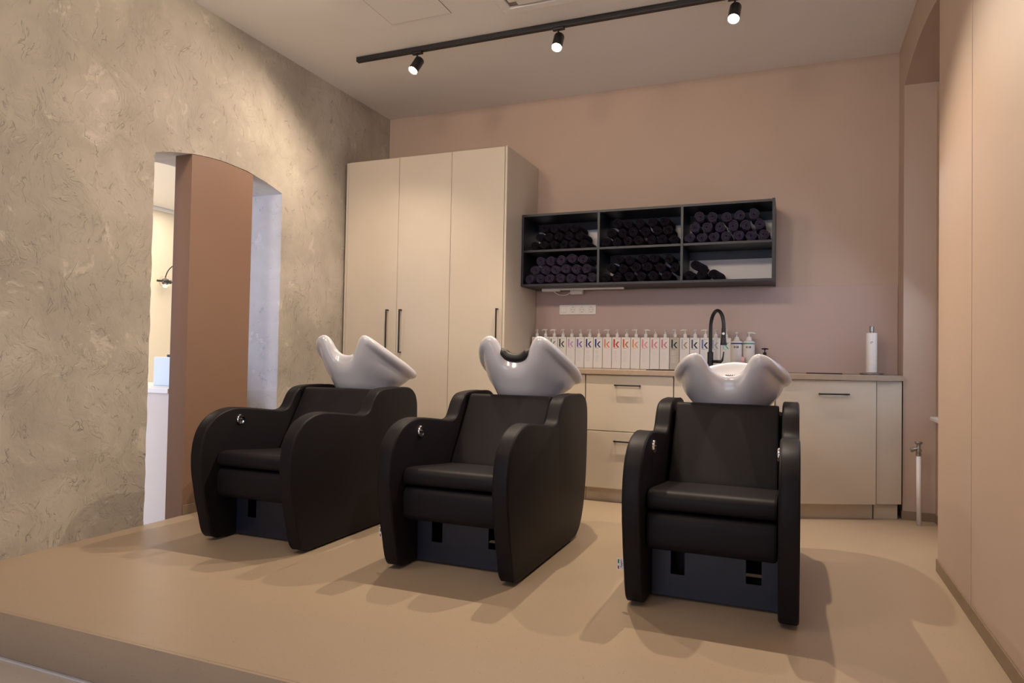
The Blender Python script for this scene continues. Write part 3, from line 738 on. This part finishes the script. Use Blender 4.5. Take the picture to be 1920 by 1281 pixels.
    obj('script', tube(B(), catmull([(-.346+dx, 2.7882-Y0, z) for dx, z in ((.004, .185), (0, .181), (.005, .177), (0, .173), (.007, .170), (.001, .166), (.006, .162), (0, .158), (.004, .153))], 4), .0008, 5), 'blackm', tg)
    return t

RIM = [(0, -.332, .212), (.044, -.335, .220), (.074, -.347, .246), (.094, -.370, .284), (.118, -.392, .313), (.153, -.406, .322), (.200, -.385, .309), (.243, -.305, .279), (.277, -.190, .246), (.288, -.065, .226), (.275, .050, .214), (.232, .150, .222), (.130, .228, .262), (0, .258, .282)]
def basin_bm():
    full = RIM+[(-x, y, z) for x, y, z in RIM[-2:0:-1]]
    K = 4; pts = catmull(full, K, True); n = len(pts); bm = B(); rings = []
    ctr = Vector((0, -.07, 0))
    def idx(i):
        u = i/K; h = len(RIM)-1
        return u if u <= h else 2*h-u
    def sm(a, b, x): x = min(max((x-a)/(b-a), 0), 1); return x*x*(3-2*x)
    def hdir(i):  # outward horizontal normal of the rim curve, softened toward radial
        p = pts[i]; t = (pts[(i+1) % n]-pts[i-1]); nn = Vector((t.y, -t.x, 0)).normalized()
        rad = Vector((p.x, p.y-ctr.y, 0)).normalized()
        if nn.dot(rad) < 0: nn = -nn
        return (nn*.5+rad*.5).normalized()
    def base(i, sx, sy, cy, z):
        p = pts[i]; a = math.atan2(p.x/.29, -(p.y-ctr.y)/.33)
        return Vector((sin(a)*sx, cy-cos(a)*sy, z))
    lay = []
    for i in range(n):
        p = pts[i]; w = sm(4.6, 7.0, idx(i)); h = hdir(i); col = []
        G = p-h*(-.004+.034*w); G.z = p.z-(.055+.014*w)
        b0 = base(i, .155, .155, -.10, -.02); b1 = base(i, .195, .20, -.10, .055)
        col += [base(i, .03, .03, -.10, -.02), b0, b1]
        for s in (.25, .5, .75, .92):
            q = b1.lerp(G, s); q += h*(.016*sin(pi*s)); col.append(q)
        col.append(G)
        col.append(p+h*(.003-.006*w)+Vector((0, 0, -.040-.020*w)))
        col.append(p+h*(.002+.007*w)+Vector((0, 0, -.024-.008*w)))
        col.append(p-h*.004+Vector((0, 0, -.009)))
        col.append(p-h*.015)
        col.append(p-h*.029+Vector((0, 0, -.006)))
        col.append(p-h*.038+Vector((0, 0, -.024)))
        I = p-h*.042+Vector((0, 0, -.050))
        f = base(i, .12, .13, -.08, .075)
        for s in (0, .35, .7): q = I.lerp(f, s); q += h*(.012*sin(pi*s)); col.append(q)
        col.append(f); col.append(base(i, .06, .06, -.08, .062)); col.append(base(i, .022, .022, -.08, .058))
        lay.append(col)
    m = len(lay[0])
    for j, its in ((1, 20), (2, 24), (3, 26), (4, 20), (5, 18), (6, 14), (7, 9), (8, 4), (9, 1), (14, 6), (15, 14), (16, 20), (17, 20)):
        for _ in range(its):
            row = [lay[i][j] for i in range(n)]
            for i in range(n): lay[i][j] = (row[i-1]+row[i]*2+row[(i+1) % n])*.25
    lay = [[bm.verts.new(q) for q in c_] for c_ in lay]
    for i in range(n):
        a, b = lay[i], lay[(i+1) % n]
        for j in range(m-1): bm.faces.new((a[j], b[j], b[j+1], a[j+1]))
    bm.faces.new([l[0] for l in lay][::-1]); bm.faces.new([l[-1] for l in lay])
    return bm
BASIN = basin_bm()
bas_me = None
def add_basin(chair, tilt, pad=False, mark=False):
    global bas_me
    if bas_me is None:
        o = obj('basin', BASIN, 'ceramic', chair, True); bas_me = o.data
    else:
        o = bpy.data.objects.new('basin', bas_me); COL.objects.link(o); o.parent = chair
    o.location = (0, 3.85-Y0, .72); o.rotation_euler = (radians(-tilt), 0, 0); subsurf(o, 1)
    o['label'] = 'glossy white ceramic wash basin'
    obj('drain', lathe(B(), [(.028, .0), (.028, .003), (.018, .004), (.016, .001)], (0, -.08, .058), 24), 'chrome', o)
    if pad:
        pts = [p for p in catmull([(-x, y, z) for x, y, z in RIM[4:0:-1]]+RIM[:5], 6)]
        k = len(pts); lo, hi = int(k*.19), int(k*.81)
        sec = pts[lo:hi+1]; bm = B(); n = 16; rings = []
        for i, p in enumerate(sec):
            u = i/(len(sec)-1); e = min(1, sin(pi*u)*1.9+.12)
            t = (sec[min(i+1, len(sec)-1)]-sec[max(i-1, 0)]).normalized(); nn = Vector((-t.z, 0, t.x)).normalized()
            if nn.z < 0: nn = -nn
            ax = Vector((0, 1, 0))
            q = p+Vector((0, .012, 0))-nn*.006
            rings.append([bm.verts.new(q+nn*(cos(2*pi*j/n)*.027*e)+ax*(math.copysign(abs(sin(2*pi*j/n))**.7, sin(2*pi*j/n))*.042*e)) for j in range(n)])
        for a, b in zip(rings, rings[1:]):
            for j in range(n): bm.faces.new((a[j], a[(j+1) % n], b[(j+1) % n], b[j]))
        bm.faces.new(rings[0][::-1]); bm.faces.new(rings[-1])
        obj('neck_rest', bm, 'rubber', o, True)['label'] = 'black gel neck rest'
    if mark:
        bm = B()
        for q in range(7):
            x = -.055+q*.011; tube(bm, catmull([(x, .178+.0012*q, .196), (x+.006, .181, .208), (x+.008, .179, .199), (x+.011, .18, .203)], 3), .0016, 5)
        obj('maker_mark', bm, 'blackm', o)
    return o
ch = make_chair()
chairs = [ch, copy_tree(ch), copy_tree(ch)]
LAB = ['black shampoo chair nearest the rough plaster wall, basin tilted up, bare neck cut-out',
       'middle black shampoo chair, black neck rest in its white basin',
       'black shampoo chair nearest the pink right-hand wall, basin lying almost level']
for k, (c_, x) in enumerate(zip(chairs, (-2.58, -1.44, -.30))):
    c_.location = (x, Y0, 0); c_['label'] = LAB[k]; c_['category'] = 'chair'; c_['group'] = 'black shampoo chairs in a row'
    add_basin(c_, [13.5, 13.5, 0][k], k == 1, k == 2)

# ------------------------------------------------------------------ track light
TY = 4.155
tr = thing('light_track', 'long black track rail fixed to the ceiling', 'track', (-1.2, TY, ZC))
obj('rail', box(B(), -1.755, 1.75, -.018, .018, -.034, -.001, .002), 'black', tr)
obj('end_cap', box(B(), -1.760, -1.752, -.0185, .0185, -.0345, -.0005, .001), 'black', tr)
SPOT = [(-2.462, 'leftmost', (-3.1, 2.3, 0)), (-1.42, 'middle', (-1.35, 2.4, 0)), (-.335, 'rightmost', (-.55, 2.4, 0))]
for k, (x, nm, tgt) in enumerate(SPOT):
    st = thing('track_spotlight', '%s lit black cylinder spotlight hanging from the ceiling track' % nm, 'spotlight', (x, TY, ZC-.034), 0, 'spotlights on the ceiling track')
    obj('adapter', box(B(), -.04, .04, -.017, .017, -.014, -.001, .003), 'black', st)
    obj('stem', cyl(B(), (0, 0, -.012), (0, 0, -.062), .006, n=12), 'black', st)
    piv = Vector((0, 0, -.085)); d = (Vector(tgt)-(Vector((x, TY, ZC-.034))+piv)).normalized()
    q = d.to_track_quat('-Z', 'Y')
    bm = lathe(B(), [(.026, .050), (.032, .045), (.034, .040), (.034, -.068), (.032, -.068), (.0315, -.064), (.031, -.060)], n=28)
    hd = obj('head', bm, 'black', st, True); autosmooth(hd, 40); hd.location = piv; hd.rotation_euler = q.to_euler()
    obj('lens', lathe(B(), [(.031, -.060), (.020, -.064), (.008, -.066)], n=24), 'lamp_on', hd, True)
    lo = Vector((x, TY, ZC-.034))+piv+d*.075
    lp = lamp('track_lamp', 'SPOT', lo, tgt, [72, 115, 115][k], WARM, spot_size=radians([150, 128, 116][k]), spot_blend=.5, shadow_soft_size=.02)
# recessed wall washer near the right-hand wall and downlights of the front area
def downlight(x, y, label, energy, size=110, tgt=None):
    t = thing('recessed_downlight', label, 'ceiling lamp', (x, y, ZC))
    o = obj('ring', lathe(B(), [(.030, -.002), (.045, -.004), (.048, -.001), (.03, -.0005)], n=28), 'white', t, True)
    obj('lens', lathe(B(), [(.029, -.0015), (.010, -.003)], n=24), 'lamp_on', t, True)
    lamp('downlight_lamp', 'SPOT', (x, y, ZC-.012), tgt or (x, y, 0), energy, WARM, spot_size=radians(size), spot_blend=1, shadow_soft_size=.28)
downlight(.48, 2.95, 'round recessed downlight close to the right-hand wall', 8, 90)
for k, (x, y) in enumerate(CEIL_SPOTS): downlight(x, y, ['round recessed downlight above the step, nearest the plaster wall', 'round recessed downlight above the step, in the middle', 'round recessed downlight above the step, nearest the camera'][k], [165, 150, 48][k], 115, (x, 5.3, 1.4))

# ------------------------------------------------------------------ ceiling unit and hatch
au = thing('air_conditioner', 'white square ceiling cassette air conditioner beside the track', 'air conditioner', (-1.24, 3.46, ZC))
bm = B()
for x0, x1, y0, y1 in ((-.45, .45, .39, .45), (-.45, .45, -.45, -.39), (-.45, -.39, -.39, .39), (.39, .45, -.39, .39)): box(bm, x0, x1, y0, y1, -.020, -.001, .005)
obj('frame', bm, 'ceiling', au)
obj('panel', box(B(), -.30, .30, -.30, .30, -.024, -.001, .006), 'ceiling', au)
for x0, x1, y0, y1 in ((-.33, .33, .315, .375), (-.33, .33, -.375, -.315), (-.375, -.315, -.33, .33), (.315, .375, -.33, .33)):
    obj('flap', box(B(), x0, x1, y0, y1, -.016, -.006, .003), 'ceiling', au)
obj('duct', box(B(), -.388, .388, -.388, .388, -.004, -.001), 'base', au)
ht = thing('ceiling_hatch', 'flat square access hatch in the ceiling left of the air conditioner', 'hatch', (-2.23, 3.585, ZC))
obj('panel', box(B(), -.215, .215, -.215, .215, -.0035, -.001, .0005), 'ceiling', ht)
obj('joint', box(B(), -.219, .219, -.219, .219, -.002, -.0005), 'base', ht)

# ------------------------------------------------------------------ next room furniture
dk = thing('reception_desk', 'white reception desk seen through the arched doorway', 'desk', (-4.55, 3.65, ZLOW))
obj('front_panel', box(B(), -.75, .74, -.30, -.27, 0, .892, .002), 'desk', dk)
obj('desk_top', box(B(), -.77, .75, -.32, .30, .892, .924, .004), 'white', dk)
obj('side_panel', box(B(), -.75, -.72, -.27, .28, 0, .892, .002), 'desk', dk)
obj('side_panel', box(B(), .71, .74, -.27, .28, 0, .892, .002), 'desk', dk)
mo = thing('display_box', 'pale blue box standing on the reception desk', 'box', (-4.10, 3.72, ZLOW+.924))
obj('case', box(B(), -.155, .20, -.12, .10, 0, .205, .005), 'bluebox', mo)
tag(obj('card_reader', box(B(), -.045, .045, -.03, .03, 0, .02, .007), 'black', None, loc=(-4.11, 3.65, ZLOW+.924+.2055)), 'small dark card reader lying on the pale blue box', 'card reader')
wl = thing('wall_lamp', 'black wall lamp with round glass globe in the next room', 'lamp', (-7.5, 6.36, 1.885))
obj('bar', cyl(B(), (.12, -.10, 0), (.12, .26, 0), .013), 'black', wl)
obj('arm', tube(B(), [(.12, .02+.22*(1-cos(a)), .02+.22*sin(a)) for a in [j*pi/2/10 for j in range(11)]]+[(.002, .24, .24)], .007, 8), 'black', wl)
obj('globe', lathe(B(), [(.005, -.075)]+[(.075*cos(a), .075*sin(a)) for a in [j*pi/14-pi/2+.1 for j in range(14)]], (.12, .02, 0), 24), 'glass', wl, True)
obj('hub', lathe(B(), [(.004, -.03), (.026, -.018), (.026, .018), (.004, .03)], (.12, .02, 0), 16), 'black', wl)
obj('bulb', lathe(B(), [(.004, -.02)]+[(.02*cos(a), .02*sin(a)) for a in [j*pi/10-pi/2+.1 for j in range(10)]], (.12, .02, -.048), 16), 'lamp_soft', wl, True)
lamp('next_room_lamp', 'AREA', (-6.3, 5.0, 2.78), (-6.3, 5.0, 0), 75, (1, .86, .66), shape='RECTANGLE', size=2.0, size_y=3.0)
